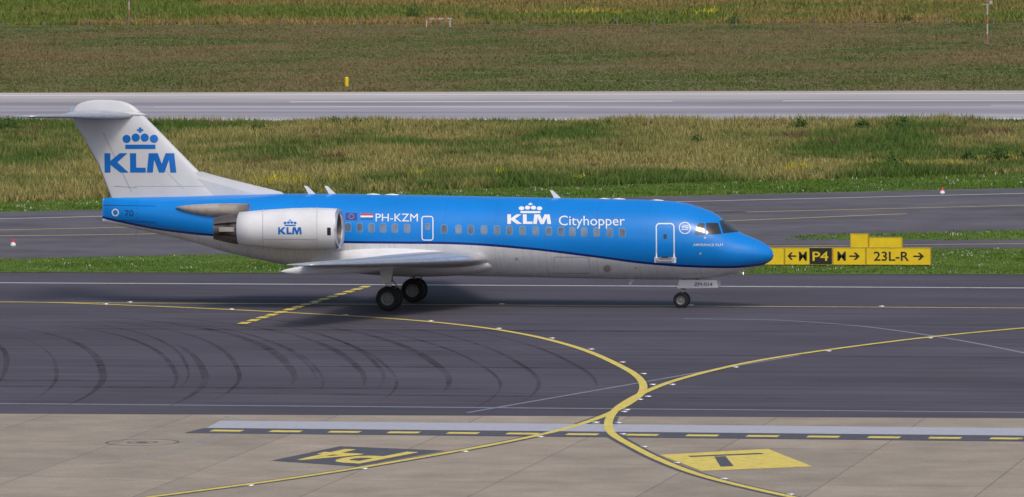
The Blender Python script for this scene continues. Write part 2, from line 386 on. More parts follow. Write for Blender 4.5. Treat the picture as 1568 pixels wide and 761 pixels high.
M_win=plain('cabin_window',(.16,.20,.28),.15,0,.7,.6,1.3); M_flagb=plain('flag_blue',(.02,.05,.3),.4)
M_wsur=plain('window_surround',(.10,.32,.62),.35)

ST=[(-12.84,4.46,3.50,.06),(-12.6,4.49,3.43,.17),(-12.0,4.51,3.30,.42),(-10.8,4.55,3.06,.76),(-8.8,4.60,2.60,1.16),(-7.4,4.63,2.2,1.39),(-6,4.66,1.9,1.54),(-5.2,4.68,1.74,1.60),(-3,4.68,1.50,1.65),(-.4,4.65,1.36,1.66),(5.1,4.56,1.24,1.66),(9.5,4.49,1.17,1.66),(10.6,4.46,1.16,1.65),(11.2,4.43,1.16,1.63),(12,4.33,1.175,1.59),(12.7,4.13,1.21,1.52),(13.25,3.90,1.27,1.42),(13.6,3.62,1.33,1.33),(13.95,3.34,1.40,1.22),(14.28,3.13,1.48,1.10),(14.74,2.94,1.61,.90),(15.1,2.78,1.72,.71),(15.35,2.64,1.83,.53),(15.52,2.51,1.93,.38),(15.62,2.39,2.02,.24),(15.67,2.23,2.16,.05)]
ST=np.array(ST)
def pchip(x,y,xq):
    h=np.diff(x); d=np.diff(y)/h; m=np.zeros_like(y); m[0]=d[0]; m[-1]=d[-1]
    for i in range(1,len(y)-1):
        if d[i-1]*d[i]>0: w1=2*h[i]+h[i-1]; w2=h[i]+2*h[i-1]; m[i]=(w1+w2)/(w1/d[i-1]+w2/d[i])
    k=np.clip(np.searchsorted(x,xq)-1,0,len(h)-1); t=(xq-x[k])/h[k]
    return y[k]*(2*t**3-3*t**2+1)+h[k]*m[k]*(t**3-2*t**2+t)+y[k+1]*(-2*t**3+3*t**2)+h[k]*m[k+1]*(t**3-t**2)
XQ=np.unique(np.concatenate([np.linspace(-12.84,-12,8),np.linspace(-12,12,90),np.linspace(12,15.3,34),np.linspace(15.3,15.67,14)]))
T=pchip(ST[:,0],ST[:,1],XQ);Bo=pchip(ST[:,0],ST[:,2],XQ);W=pchip(ST[:,0],ST[:,3],XQ)
n=80; V=[];Fc=[]
for x,t,b,w in zip(XQ,T,Bo,W):
    for i in range(n):
        a=2*math.pi*i/n; V.append((x,w*math.cos(a),(t+b)/2+(t-b)/2*math.sin(a)))
for k in range(len(XQ)-1):
    for i in range(n): j=(i+1)%n; Fc.append((k*n+i,k*n+j,(k+1)*n+j,(k+1)*n+i))
Fc.append(tuple(range(n))); Fc.append(tuple(range((len(XQ)-1)*n,len(XQ)*n))[::-1])
fus=mk('fuselage',V,Fc,M_liv,plane,True); BF=bvh_of(fus)
for p in fus.data.polygons[-2:]: p.use_smooth=False

def airfoil(n=14,t=.12):
    xs_=[(1-math.cos(math.pi*i/n))/2 for i in range(n+1)]
    th=lambda x:5*t*(.2969*math.sqrt(x)-.126*x-.3516*x*x+.2843*x**3-.1015*x**4)
    up=[(x,th(x)) for x in xs_]; lo=[(x,-th(x)) for x in xs_[1:-1]][::-1]
    return up+[(x,z) for x,z in lo]
def wing_geo(secs,axis,mi=0,le_mi=None):
    V=[];Fc=[];fm=[]
    for le,ch,t in secs:
        for u,w in airfoil(14,t):
            if axis=='z': V.append((le[0]-u*ch,le[1],le[2]+w*ch))
            else: V.append((le[0]-u*ch,le[1]+w*ch,le[2]))
    n=len(airfoil(14,.1))
    for k in range(len(secs)-1):
        for i in range(n):
            j=(i+1)%n; Fc.append((k*n+i,k*n+j,(k+1)*n+j,(k+1)*n+i))
            u=airfoil(14,.1)[i][0]; u2=airfoil(14,.1)[j][0]
            fm.append(le_mi if (le_mi is not None and max(u,u2)<.06) else mi)
    Fc.append(tuple(range(n))); Fc.append(tuple(range((len(secs)-1)*n,len(secs)*n))[::-1]); fm+=[mi,mi]
    return V,Fc,fm
def wing_obj(name,secs,axis,mats,le_mi=None):
    V,Fc,fm=wing_geo(secs,axis,0,le_mi); o=mk(name,V,Fc,mats,plane,True,fm)
    for p in o.data.polygons[-2:]: p.use_smooth=False
    bm=bmesh.new(); bm.from_mesh(o.data); bmesh.ops.recalc_face_normals(bm,faces=bm.faces[:]); bm.to_mesh(o.data); bm.free(); return o
FINS=[(4.2,-7.25,-12.4),(4.49,-7.54,-12.47),(5.54,-8.59,-12.87),(5.94,-9.0,-13.02),(7.13,-10.18,-13.7),(7.67,-10.73,-14.02),(7.92,-10.97,-14.12),(8.2,-11.25,-14.05),(8.36,-11.45,-13.95),(8.48,-11.7,-13.75),(8.56,-12.0,-13.45),(8.61,-12.4,-13.1)]
fin=wing_obj('tail_fin',[((a,0,z),a-b,(.10 if z<7 else .12)*(1 if z<8.3 else .7)) for z,a,b in FINS],'y',[M_fin,M_alu],None); BFin=bvh_of(fin)
dp=[(-4.9,4.62),(-5.15,4.76),(-6.55,5.09),(-8.0,5.44),(-8.55,5.60),(-9.4,5.5),(-9.6,4.4)]
dt=[.02,.03,.05,.08,.10,.16,.22]
V=[(x,-t,z) for (x,z),t in zip(dp,dt)]+[(x,t,z) for (x,z),t in zip(dp,dt)]
V[6]=(-9.6,-.2,4.4);V.append((-5.2,-.12,4.4)); V.append((-5.2,.12,4.4))
Fc=[(0,14,6,5,4,3,2,1),(7,8,9,10,11,12,13,15)]+[(i,i+1,8+i,7+i) for i in range(6)]+[(0,7,15,14)]
mk('dorsal_fin',V,Fc,M_fin,plane)
decal('rudder_hinge',polys2d([[(-11.55,4.75),(-11.51,4.75),(-12.72,7.25),(-12.76,7.25)],[(-12.76,7.25),(-12.73,7.23),(-13.1,7.45),(-13.12,7.47)]]),BFin,-.2,M_grey,plane,.006)
decal('fin_panel_line',polys2d([[(-11.3,4.95),(-11.3,4.92),(-12.3,4.98),(-12.3,5.01)],[(-9.3,4.9),(-9.27,4.9),(-10.6,6.2),(-10.63,6.2)],[(-8.0,5.0),(-8.0,4.985),(-11.4,4.985),(-11.4,5.0)]]),BFin,-.2,M_grey,plane,.006)
for s in(-1,1):
    wing_obj('tailplane_%s'%('right' if s<0 else 'left'),[((-11.35,s*.05,7.93),2.75,.12),((-11.95,s*.9,7.97),2.45,.10),((-14.25,s*4.8,8.12),1.25,.09),((-14.6,s*5.02,8.13),.85,.05)],'z',[M_grey,M_alu],1)
v,f,_=lathe(0,0,0,[(-10.9,.02),(-11.2,.14),(-11.9,.24),(-13.2,.24),(-14.0,.16),(-14.6,.02)],20); mk('tail_bullet_fairing',[(a,b,7.98+c_) for a,b,c_ in v],f,M_grey,plane,True)
# wings
for s in(-1,1):
    nm='right' if s<0 else 'left'
    S=[((4.35,s*.6,2.02),6.0,.12),((3.72,s*1.8,2.06),5.35,.125),((2.50,s*5.5,2.22),4.1,.115),((-.1,s*12.8,2.56),1.85,.10),((-.38,s*13.7,2.60),1.45,.09),((-.75,s*14.02,2.61),.95,.05)]
    wg=wing_obj('wing_'+nm,S,'z',[M_grey,M_alu],1)
    parts=[]
    for yy,xx,zz,le in [(3.9,-1.1,1.80,3.4),(7.2,-1.3,1.98,3.0),(10.4,-1.55,2.16,2.5)]:
        v,f,mi=lathe(0,0,0,[(-le*.5,.01),(-le*.42,.08),(-le*.2,.18),(le*.1,.18),(le*.35,.1),(le*.5,.01)],14)
        parts.append(([(xx+a,s*yy+b*.8,zz+c_+a*.04) for a,b,c_ in v],f,0))
    join_parts('flap_track_fairings_'+nm,parts,[M_white],plane,True)
    # static wicks and flap gap lines on upper surface
    BW=bvh_of(wg); parts=[]
    for q0,q1 in (((-.55,2.2),(-1.0,9.2)),((-1.05,9.3),(-1.35,13.2)),((2.3,2.4),(-.55,13.2))):
        P0=[(q0[0]+(q1[0]-q0[0])*u,s*(q0[1]+(q1[1]-q0[1])*u)) for u in np.linspace(0,1,16)]
        v,f,_=strip_geo(P0,.035,5); vv=[]
        for a in v:
            h,_,_,_=BW.ray_cast(Vector(a),Vector((0,0,-1))); vv.append((a[0],a[1],(h.z if h else 2.3)+.006))
        parts.append((vv,f,0))
    join_parts('wing_panel_lines_'+nm,parts,[M_black],plane)
# wing-body fairing
V=[];Fc=[];n=40;fx=np.linspace(-4.2,4.75,30)
for x in fx:
    u=(x+4.2)/8.95; e=max(0.02,math.sin(math.pi*min(1,max(0,u)))**.45)
    for i in range(n):
        a=2*math.pi*i/n; c_,s_=math.cos(a),math.sin(a)
        V.append((x,(1.1+.95*e)*math.copysign(abs(c_)**.8,c_)*e**.4,1.98-.02*x+(.72*e)*math.copysign(abs(s_)**.8,s_)))
for k in range(len(fx)-1):
    for i in range(n): j=(i+1)%n; Fc.append((k*n+i,k*n+j,(k+1)*n+j,(k+1)*n+i))
Fc.append(tuple(range(n)));Fc.append(tuple(range((len(fx)-1)*n,len(fx)*n))[::-1])
wrf=mk('wing_root_fairing',V,Fc,M_white,plane,True)
# engines
for s in(-1,1):
    e=empty('engine_%s'%('right' if s<0 else 'left')); e.parent=plane; cy=s*2.7
    body=[(-2.12,.845),(-2.5,.868),(-3.2,.88),(-4.0,.865),(-4.9,.81),(-5.7,.745),(-6.28,.69),(-6.3,.6)]
    lip=[(-3.0,.60),(-2.4,.64),(-2.12,.70),(-2.0,.765),(-2.02,.80),(-2.12,.845)]
    nac=join_parts('nacelle',[lathe(0,cy,3.37,body,56,0)],[M_white],e,True)
    join_parts('intake_lip',[lathe(0,cy,3.37,lip[2:],56,0),lathe(0,cy,3.37,lip[:3],56,1)],[M_alu,M_burn],e,True)
    parts=[lathe(0,cy,3.37,[(-2.55,.01),(-2.7,.1),(-2.95,.2)],20,1),lathe(0,cy,3.37,[(-3.0,.62),(-3.0,.01)],30,0)]
    for k in range(22):
        t=2*math.pi*k/22; r0,r1=.18,.61
        c0,s0,c1,s1=math.cos(t),math.sin(t),math.cos(t+.2),math.sin(t+.2)
        parts.append(([(-2.86,cy+r0*c0,3.37+r0*s0),(-2.86,cy+r1*c0,3.37+r1*s0),(-2.96,cy+r1*c1,3.37+r1*s1),(-2.96,cy+r0*c1,3.37+r0*s1)],[(0,1,2,3)],2))
    join_parts('fan',parts,[M_black,M_grey,M_burn],e)
    ex=[lathe(0,cy,3.37,[(-6.2,.62),(-6.32,.58),(-6.6,.50),(-6.62,.44),(-7.0,.40),(-7.34,.36)],32,0),lathe(0,cy,3.37,[(-7.34,.36),(-7.1,.33),(-6.8,.32)],32,1),lathe(0,cy,3.37,[(-6.8,.34),(-6.8,.01)],24,1)]
    # clamshell reverser doors (upper and lower) and side beams
    for k in(-1,1):
        v=[];f=[]
        for r_off in (0,.035):
            for x_,r_ in((-6.25,.66),(-6.6,.62),(-7.0,.54),(-7.4,.44)):
                for q in range(13):
                    a=k*math.radians(28+124*q/12); v.append((x_+.1*math.cos(a)**2*(1 if x_<-7.3 else 0),cy+(r_-r_off)*math.cos(a),3.37+(r_-r_off)*math.sin(a)))
        for lay in(0,1):
            for a_ in range(3):
                for q in range(12): b0=lay*52+a_*13+q; f.append((b0,b0+1,b0+14,b0+13))
        for q in range(12): f.append((39+q,39+q+1,91+q+1,91+q))
        ex.append((v,f,2))
        ex.append(box(-7.05,-6.25,cy+k*.50-.05,cy+k*.50+.05,3.28,3.46,3))
    join_parts('thrust_reverser_exhaust',ex,[M_burn,M_black,M_burn,M_tan],e,False)
    BN=bvh_of(nac)
    if s<0:
        decal('engine_lettering',klm((-4.63,3.14,-3.63,3.43)),BN,-2.7,M_blue,e,.01,grid=.12); decal('engine_crown',crown((-4.40,3.48,-3.84,3.75)),BN,-2.7,M_blue,e,.01,grid=.12)
        decal('cowl_seams',polys2d([[(-3.0,2.4),(-2.975,2.4),(-2.975,4.3),(-3.0,4.3)],[(-5.3,2.5),(-5.275,2.5),(-5.275,4.2),(-5.3,4.2)],[(-5.27,2.92),(-2.98,2.92),(-2.98,2.94),(-5.27,2.94)]]),BN,-2.7,M_grey,e,.006,grid=.12)
        decal('cowl_door',polys2d([rrect(-2.56,3.10,-2.40,3.42,.03)]),BN,-2.7,M_black,e,.008,grid=.12)
    secs=[((-2.9,s*1.0,3.75),4.2,.10),((-3.0,s*1.55,3.72),4.0,.11),((-3.1,s*2.1,3.6),3.6,.1)]
    V,Fc2,fm=wing_geo(secs,'z'); mk('pylon',V,Fc2,M_white,e,True)
    V=[];Fc2=[]
    pr=[(-6.2,4.34,3.76,.30),(-6.9,4.35,3.76,.30),(-7.5,4.34,3.76,.28),(-8.1,4.31,3.80,.24),(-8.6,4.28,3.88,.20),(-9.05,4.24,3.99,.14),(-9.42,4.17,4.12,.05)]
    for x,zt,zb,hw in pr:
        wf=float(pchip(ST[:,0],ST[:,3],np.array([x]))[0]); yc=s*(wf*.84+.10)
        for i in range(16):
            a=2*math.pi*i/16; V.append((x,yc+hw*math.cos(a),(zt+zb)/2+(zt-zb)/2*math.sin(a)))
    for k in range(len(pr)-1):
        for i in range(16): j=(i+1)%16; Fc2.append((k*16+i,k*16+j,(k+1)*16+j,(k+1)*16+i))
    Fc2.append(tuple(range(16))); Fc2.append(tuple(range((len(pr)-1)*16,len(pr)*16)))
    mk('pylon_aft_fairing',V,Fc2,M_tan,e,True)
# decals
wx=[533,551,569,587,605,624,681,703,722,742,762,781,801,821,841,860,877,895,914,934,953]
for side in(-1,1):
    P=[]
    for k in wx:
        x=-1.92+(k-533)*.02752; z=3.38-(x+1.92)*.0156; P.append(rrect(x-.115,z-.17,x+.115,z+.17,.08,3))
    P.append(rrect(1.36,3.30,1.54,3.55,.06,3))
    decal('cabin_window_surrounds',polys2d([[(a+(a-sum(q[0] for q in p)/len(p))*.28,b+(b-sum(q[1] for q in p)/len(p))*.2) for a,b in p] for p in P]),BF,-1.65,M_wsur,plane,.006,side)
    decal('cabin_windows',polys2d(P),BF,-1.65,M_win,plane,.012,side)
    for nm,r in (('overwing_exit_outline',(1.19,2.84,1.70,3.86,.12,.045)),('front_door_outline',(11.04,2.04,11.83,3.60,.16,.05))):
        decal(nm,frame(*r),BF,-1.65,M_wl,plane,.012,side)
    V,Fc2=polys2d([rrect(11.36,2.95,11.50,3.15,.05,3),rrect(11.3,2.18,11.55,2.22,.01,2)]); decal('door_window',(V,Fc2),BF,-1.65,M_glass,plane,.012,side)
    decal('door_stowage_panel',polys2d([rrect(10.98,1.97,11.90,2.20,.02,2)]),BF,-1.65,M_grey,plane,.008,side)
    decal('cockpit_side_windows',polys2d([[(12.68,3.14),(13.09,3.13),(13.09,3.60),(12.86,3.60),(12.74,3.48)],[(13.16,3.13),(13.80,3.17),(13.66,3.62),(13.16,3.61)],[(13.87,3.19),(14.40,3.25),(14.14,3.50),(13.98,3.58),(13.76,3.60)]]),BF,-1.65,M_glass,plane,.014,side,grid=.12)
    g1=frame(6.76,1.5,8.26,2.2,.05,.03); g2=frame(-.4,1.9,.5,2.4,.05,.03)
    decal('belly_access_panels',(g1[0]+g2[0],g1[1]+[tuple(i+len(g1[0]) for i in q) for q in g2[1]]),BF,-1.65,M_grey,plane,.006,side)
for s in (-1,1):
    bm=bmesh.new(); P=[(s*.05,3.16),(s*.05,3.66),(s*.52,3.62),(s*.86,3.20)]
    vs=[bm.verts.new((0,y_,z_)) for y_,z_ in P]; bm.faces.new(vs); bmesh.ops.subdivide_edges(bm,edges=bm.edges[:],cuts=5,use_grid_fill=True)
    for v in bm.verts:
        h,nr,_,_=BF.ray_cast(Vector((20,v.co.y,v.co.z)),Vector((-1,0,0)))
        if h: v.co=h+Vector((.014,0,.008))
    me=bpy.data.meshes.new('windscreen'); bm.to_mesh(me); bm.free(); me.materials.append(M_glass); o=bpy.data.objects.new('windscreen',me); sc.collection.objects.link(o); o.parent=plane
decal('title_lettering',klm((4.82,3.54,6.66,3.94)),BF,-1.65,M_wl,plane); decal('title_crown',crown((5.30,3.99,6.30,4.42)),BF,-1.65,M_wl,plane)
decal('operator_lettering',text2d('Cityhopper',(6.99,3.36,9.75,3.89),.0),BF,-1.65,M_wl,plane)
decal('registration_lettering',text2d('PH-KZM',(-.75,3.63,1.04,3.95),.0),BF,-1.65,M_wl,plane)
decal('small_lettering',text2d('AIRFRANCE KLM',(12.60,2.66,13.84,2.76),.0),BF,-1.65,M_wl,plane)
decal('eu_flag',polys2d([[(-2.03,3.68),(-1.53,3.68),(-1.53,3.98),(-2.03,3.98)]]),BF,-1.65,M_flagb,plane)
decal('eu_flag_stars',polys2d([circ(-1.78+.1*math.cos(t),3.83+.1*math.sin(t),.014,6) for t in np.linspace(0,2*math.pi,12,endpoint=False)]),BF,-1.65,M_yel,plane,.018)
for i,mm in enumerate((M_blue,M_wl,M_red)): decal('national_flag_stripe_%d'%i,polys2d([[(-1.39,3.71+.085*i),(-.86,3.71+.085*i),(-.86,3.785+.085*i),(-1.39,3.785+.085*i)]]),BF,-1.65,mm,plane)
def annulus(cx,cz,r,w,n=28):
    o=circ(cx,cz,r,n); i=circ(cx,cz,r-w,n); return o+i,[(k,(k+1)%n,n+(k+1)%n,n+k) for k in range(n)]
decal('alliance_ring',annulus(12.26,3.40,.25,.035),BF,-1.65,M_wl,plane); decal('alliance_stripes',polys2d([[(12.12,3.38+.07*i),(12.40,3.40+.07*i),(12.40,3.43+.07*i),(12.12,3.41+.07*i)] for i in(-1,0,1)]),BF,-1.65,M_wl,plane)
decal('tail_roundel',annulus(-11.94,3.98,.16,.05),BF,-1.65,M_wl,plane); decal('tail_type_lettering',text2d('70',(-11.52,3.83,-11.15,4.08),.0),BF,-1.65,M_navy,plane)
decal('speed_brake_lines',polys2d([[(-11.0,3.0),(-10.98,3.0),(-10.98,4.5),(-11.0,4.5)],[(-12.6,3.72),(-12.6,3.70),(-10.2,3.56),(-10.2,3.58)],[(-12.5,4.3),(-12.5,4.28),(-10.2,4.24),(-10.2,4.26)]]),BF,-1.65,M_navy,plane,.006)
decal('belly_port',polys2d([circ(9.0,1.72,.15)]),BF,-1.65,M_tan,plane,.01)
decal('static_port',polys2d([circ(13.1,3.0,.05),circ(12.9,2.35,.05),circ(5.2,2.1,.06),circ(10.2,1.75,.05)]),BF,-1.65,M_grey,plane,.01)
decal('tail_lettering',klm((-12.69,5.57,-9.58,6.38)),BFin,-.2,M_blue,plane); decal('tail_crown',crown((-11.90,6.56,-10.35,7.46)),BFin,-.2,M_blue,plane)
parts=[]
for x,z in [(-3.95,4.66),(-3.08,4.66),(6.5,4.5)]:
    parts.append(([(x,-.02,z),(x+.3,-.02,z),(x-.06,-.012,z+.34),(x-.2,-.012,z+.36),(x,.02,z),(x+.3,.02,z),(x-.06,.012,z+.34),(x-.2,.012,z+.36)],[(0,1,2,3),(7,6,5,4),(0,3,7,4),(1,5,6,2),(3,2,6,7)],0))
parts.append(([(9.7,-.02,1.2),(9.9,-.02,1.2),(9.7,-.01,.95),(9.6,-.01,.95),(9.7,.02,1.2),(9.9,.02,1.2),(9.7,.01,.95),(9.6,.01,.95)],[(0,3,2,1),(4,5,6,7),(0,4,7,3),(1,2,6,5),(3,7,6,2)],0))
for x,z in [(-1.2,4.64),(-.4,4.63),(9.2,4.47),(8.6,4.47),(10.8,4.42)]:
    v,f,_=lathe(0,0,0,[(-.35,.005),(-.25,.04),(0,.07),(.25,.04),(.35,.005)],10); parts.append(([(x+a,b*1.5,z+c_) for a,b,c_ in v],f,0))
join_parts('antennas',parts,[M_wl],plane)
# gear
def wheel(cx,cy,r,w):
    o=[lathe(cx,cy,r,[(-w/2,r*.55),(-w/2,r*.86),(-w*.36,r*.97),(-w*.15,r),(w*.15,r),(w*.36,r*.97),(w/2,r*.86),(w/2,r*.55)],36,0,'y')]
    for k in(-1,1): o.append(lathe(cx,cy,r,[(k*w*.5,r*.55),(k*w*.46,r*.50),(k*w*.30,r*.42),(k*w*.30,r*.2),(k*w*.42,r*.17),(k*w*.42,.005)],28,1,'y'))
    for k in(-1,1):
        for q in range(8):
            t=2*math.pi*q/8; o.append(tube((cx+r*.31*math.cos(t),cy+k*w*.29,r+r*.31*math.sin(t)),(cx+r*.31*math.cos(t),cy+k*w*.335,r+r*.31*math.sin(t)),r*.05,r*.05,8,2))
    return o
M_hub=plain('wheel_hub',(.22,.23,.24),.5,.3)
for s in(-1,1):
    P=[]
    for d in(-.30,.30): P+=wheel(0.0,s*2.52+d,.505,.32)
    P+=[tube((0,s*2.52-.3,.505),(0,s*2.52+.3,.505),.07,.07,12,1),tube((0,s*2.52,.5),(0,s*2.52,1.25),.085,.085,14,3),tube((0,s*2.52,1.2),(.08,s*2.55,2.15),.13,.14,14,1),
        tube((0,s*2.52,1.35),(0,s*1.5,2.0),.05,.05,10,1),tube((.05,s*2.5,.75),(.32,s*2.5,1.0),.03,.03,8,1),tube((.32,s*2.5,1.0),(.08,s*2.5,1.3),.03,.03,8,1),tube((-.15,s*2.5,.6),(-.15,s*2.5,1.3),.02,.02,6,2)]
    join_parts('main_landing_gear_%s'%('right' if s<0 else 'left'),P,[M_rub,M_hub,M_black,M_alu],plane,False)
    yy=s*2.80
    V=[(-.42,yy,2.05),(.30,yy,2.05),(.12,yy+s*.05,1.15),(-.26,yy+s*.05,1.15)]; V+=[(a,b-s*.04,c_) for a,b,c_ in V]
    mk('main_gear_door',V,[(0,1,2,3),(7,6,5,4),(0,3,7,4),(1,5,6,2),(2,6,7,3),(0,4,5,1)],M_white,plane)
P=[]
for d in(-.19,.19): P+=wheel(11.83,d,.325,.19)
P+=[tube((11.83,-.2,.325),(11.83,.2,.325),.05,.05,10,1),tube((11.83,0,.32),(11.88,0,.8),.06,.06,12,3),tube((11.88,0,.75),(11.95,0,1.3),.09,.09,12,1),tube((11.9,0,.8),(12.6,0,1.25),.035,.035,8,1),
    tube((11.92,-.12,.95),(12.02,-.12,.95),.06,.07,10,3),tube((11.92,.12,.95),(12.02,.12,.95),.06,.07,10,3)]
join_parts('nose_landing_gear',P,[M_rub,M_hub,M_black,M_alu],plane,False)
for s in(-1,1):
    V=[(11.70,s*.36,.82),(13.42,s*.36,.86),(13.36,s*.42,1.18),(11.80,s*.42,1.18)]; V+=[(a,b-s*.03,c_) for a,b,c_ in V]
    mk('nose_gear_door',V,[(0,1,2,3),(7,6,5,4),(0,3,7,4),(1,5,6,2),(2,6,7,3),(0,4,5,1)],M_white,plane)
V2,F2=text2d('ZM-014',(12.42,.93,13.18,1.07),.0)
mk('gear_door_lettering',[(a,-.38-.06*(b-.82)/.36-.006,b) for a,b in V2],F2,M_navy,plane)
ml,nt,p=nmat('lit_lamp'); p.inputs['Emission Color'].default_value=(1,.75,.5,1); p.inputs['Emission Strength'].default_value=3
v,f,_=lathe(14.42,-.25,1.45,[(0,.05),(.04,.05),(.05,.01)],12); mk('taxi_lamp',v,f,ml,plane)
v,f,_=lathe(14.42,-.25,1.45,[(-.06,.07),(.03,.075),(.03,.055)],12); mk('taxi_lamp_housing',v,f,M_alu,plane)
v,f,_=lathe(0,0,0,[(-.08,.01),(0,.07),(.06,.01)],12); mk('beacon',[(.5+c_,b,1.18+a) for a,b,c_ in v],f,M_red,plane)

# ---------------------------------------------------------------- signs
M_sy=plain('sign_yellow',(.82,.58,.02),.45,0,.4,.08,2); M_sk=plain('sign_black',(.02,.02,.02),.5); M_sf=plain('sign_frame',(.45,.33,.03),.5); M_post=plain('sign_post_metal',(.2,.2,.2),.5,.4)
def arrow(x0,x1,z,h,right=True):
    w=x1-x0; P=[(0,-.10),(.66,-.10),(.40,-.5),(.62,-.5),(1,0),(.62,.5),(.40,.5),(.66,.10),(0,.10)]
    return [((x0+p[0]*w) if right else (x1-p[0]*w),z+p[1]*h) for p in P]
def sign(name,x0,x1,y,panels,z0=.10,z1=.84,th=.22):
    par=empty(name)
    P=[box(x0,x1,y,y+th,z0,z1,0),box(x0-.03,x0,y-.012,y+th+.01,z0-.02,z1+.02,1),box(x1,x1+.03,y-.012,y+th+.01,z0-.02,z1+.02,1),box(x0,x1,y-.012,y+th+.01,z1,z1+.02,1),box(x0,x1,y-.012,y+th+.01,z0-.02,z0,1)]
    for k in(.12,.5,.88): x=x0+(x1-x0)*k; P.append(box(x-.04,x+.04,y+.06,y+.14,0,z0-.02,2)); P.append(box(x-.12,x+.12,y,y+.2,.0,.03,2))
    join_parts('sign_body',P,[M_sy,M_sf,M_post],par)
    for kind,a in panels:
        if kind=='blk': mk('black_panel',[(a[0],y-.004,z0),(a[1],y-.004,z0),(a[1],y-.004,z1),(a[0],y-.004,z1)],[(0,1,2,3)],M_sk,par)
        elif kind in('R','Lf'):
            P_=arrow(a[0],a[1],(z0+z1)/2,.34,kind=='R'); bm=bmesh.new(); bm.faces.new([bm.verts.new((q[0],y-.008,q[1])) for q in P_]); bm.normal_update(); bmesh.ops.triangulate(bm,faces=bm.faces[:])
            me=bpy.data.meshes.new('arrow'); bm.to_mesh(me); bm.free(); me.materials.append(M_sk); o=bpy.data.objects.new('arrow',me); sc.collection.objects.link(o); o.parent=par
        else:
            t,x_0,x_1,mm=a; V2,F2=text2d(t,(x_0,z0+.16,x_1,z1-.16),.012); mk('legend',[(q[0],y-.01,q[1]) for q in V2],F2,mm,par)
    return par
sign('taxiway_sign',11.1,12.06,26.35,[])
sign('taxiway_sign',12.12,14.24,26.45,[('Lf',(12.22,12.62)),('T',('M',12.74,13.10,M_sk)),('blk',(13.22,14.24)),('T',('P4',13.36,14.08,M_sy))])
sign('taxiway_sign',14.30,15.74,26.55,[('T',('M',14.48,14.86,M_sk)),('R',(15.02,15.5))])
sign('taxiway_sign',15.80,18.68,26.65,[('T',('23L-R',16.12,17.72,M_sk)),('R',(17.92,18.4))])
sign('direction_sign',13.45,14.25,38.0,[],.06,.78,.25); sign('direction_sign',14.3,15.82,38.2,[],.04,.60,.25)
def lerp4(c,u,v):
    a,b,c_,d=[np.array(q,float) for q in c]; return a*(1-u)*(1-v)+b*u*(1-v)+c_*u*v+d*(1-u)*v
PL=[(10.3,-69.1),(11.4,-63.9),(15.1,-65.1),(13.4,-70.7)]
flat('ground_sign_dark',PL,.0185,M_dark,mk_)
V2,F2=text2d('P4',(0.04,0.08,.96,.92),.02)
cc=[(14.6,-65.4),(11.5,-64.4),(10.7,-68.9),(13.3,-70.3)]
mk('ground_sign_dark_legend',[(*lerp4(cc,u,v),.0215) for u,v in V2],F2,M_yel,mk_)
PR=[(22.2,-65.8),(25.3,-63.4),(27.6,-69.2),(24.4,-71.0)]
flat('ground_sign_yellow',PR,.0185,M_yel,mk_)
V2,F2=polys2d([[(.2,.15),(.86,.19),(.86,.26),(.2,.22)],[(.40,.26),(.50,.27),(.36,.82),(.24,.82)]])
mk('ground_sign_yellow_legend',[(*lerp4(PR,u,v),.0215) for u,v in V2],F2,M_dark,mk_)

# ---------------------------------------------------------------- small airfield objects
def mast(x,y,h):
    P=[];k=0;z=0
    while z<h: P.append(box(x-.055,x+.055,y-.055,y+.055,z,min(h,z+.9),k%2)); z+=.9;k+=1
    P+=[box(x-.5,x+.5,y-.03,y+.03,h*.55,h*.55+.06,1),box(x-.3,x+.3,y-.3,y+.3,0,.15,2),tube((x,y,h),(x,y,h+.5),.03,.03,6,2)]
    P.append(box(x+.2,x+.45,y-.12,y+.12,h*.55+.07,h*.55+.35,1))
    return join_parts('wind_measuring_mast',P,[M_fred,M_fwh,M_post])
mast(-16.5,333.5,6.5); mast(-118.3,422.5,6.5)
P=[]
for k in range(6): P.append(box(-79.3+k*.45,-79.3+(k+1)*.45,387.9,388.1,.8,.95,k%2))
for x in(-79.2,-76.8): P.append(box(x-.06,x+.06,387.95,388.05,0,.8,1))
join_parts('marker_barrier',P,[M_fred,M_fwh])
v,f,_=lathe(0,0,0,[(0,.15),(.65,.15),(.7,.11),(.74,.01)],14); mk('yellow_marker_post',[(-54.3+b,237.2+c_,a) for a,b,c_ in v],f,M_sy)
for x,y in((-27.1,38.2),(11.5,86.2)):
    P=[]
    for a,b,mi in(([(0,.19),(.06,.17)],0,2),([(.06,.14),(.2,.1)],0,1),([(.2,.1),(.36,.04),(.38,.005)],0,0)):
        v,f,_=lathe(0,0,0,a,12); P.append(([(x+q[1],y+q[2],q[0]+.02) for q in v],f,mi))
    join_parts('taxiway_edge_marker',P,[M_red,M_wl,M_post])
P=[]
for k in range(40):
    x=-150+k*4.2+random.uniform(-.6,.6); P.append(box(x-.06,x+.06,396.0,396.1,0,random.uniform(.4,.7),0))
join_parts('marker_post_row',P,[M_post])

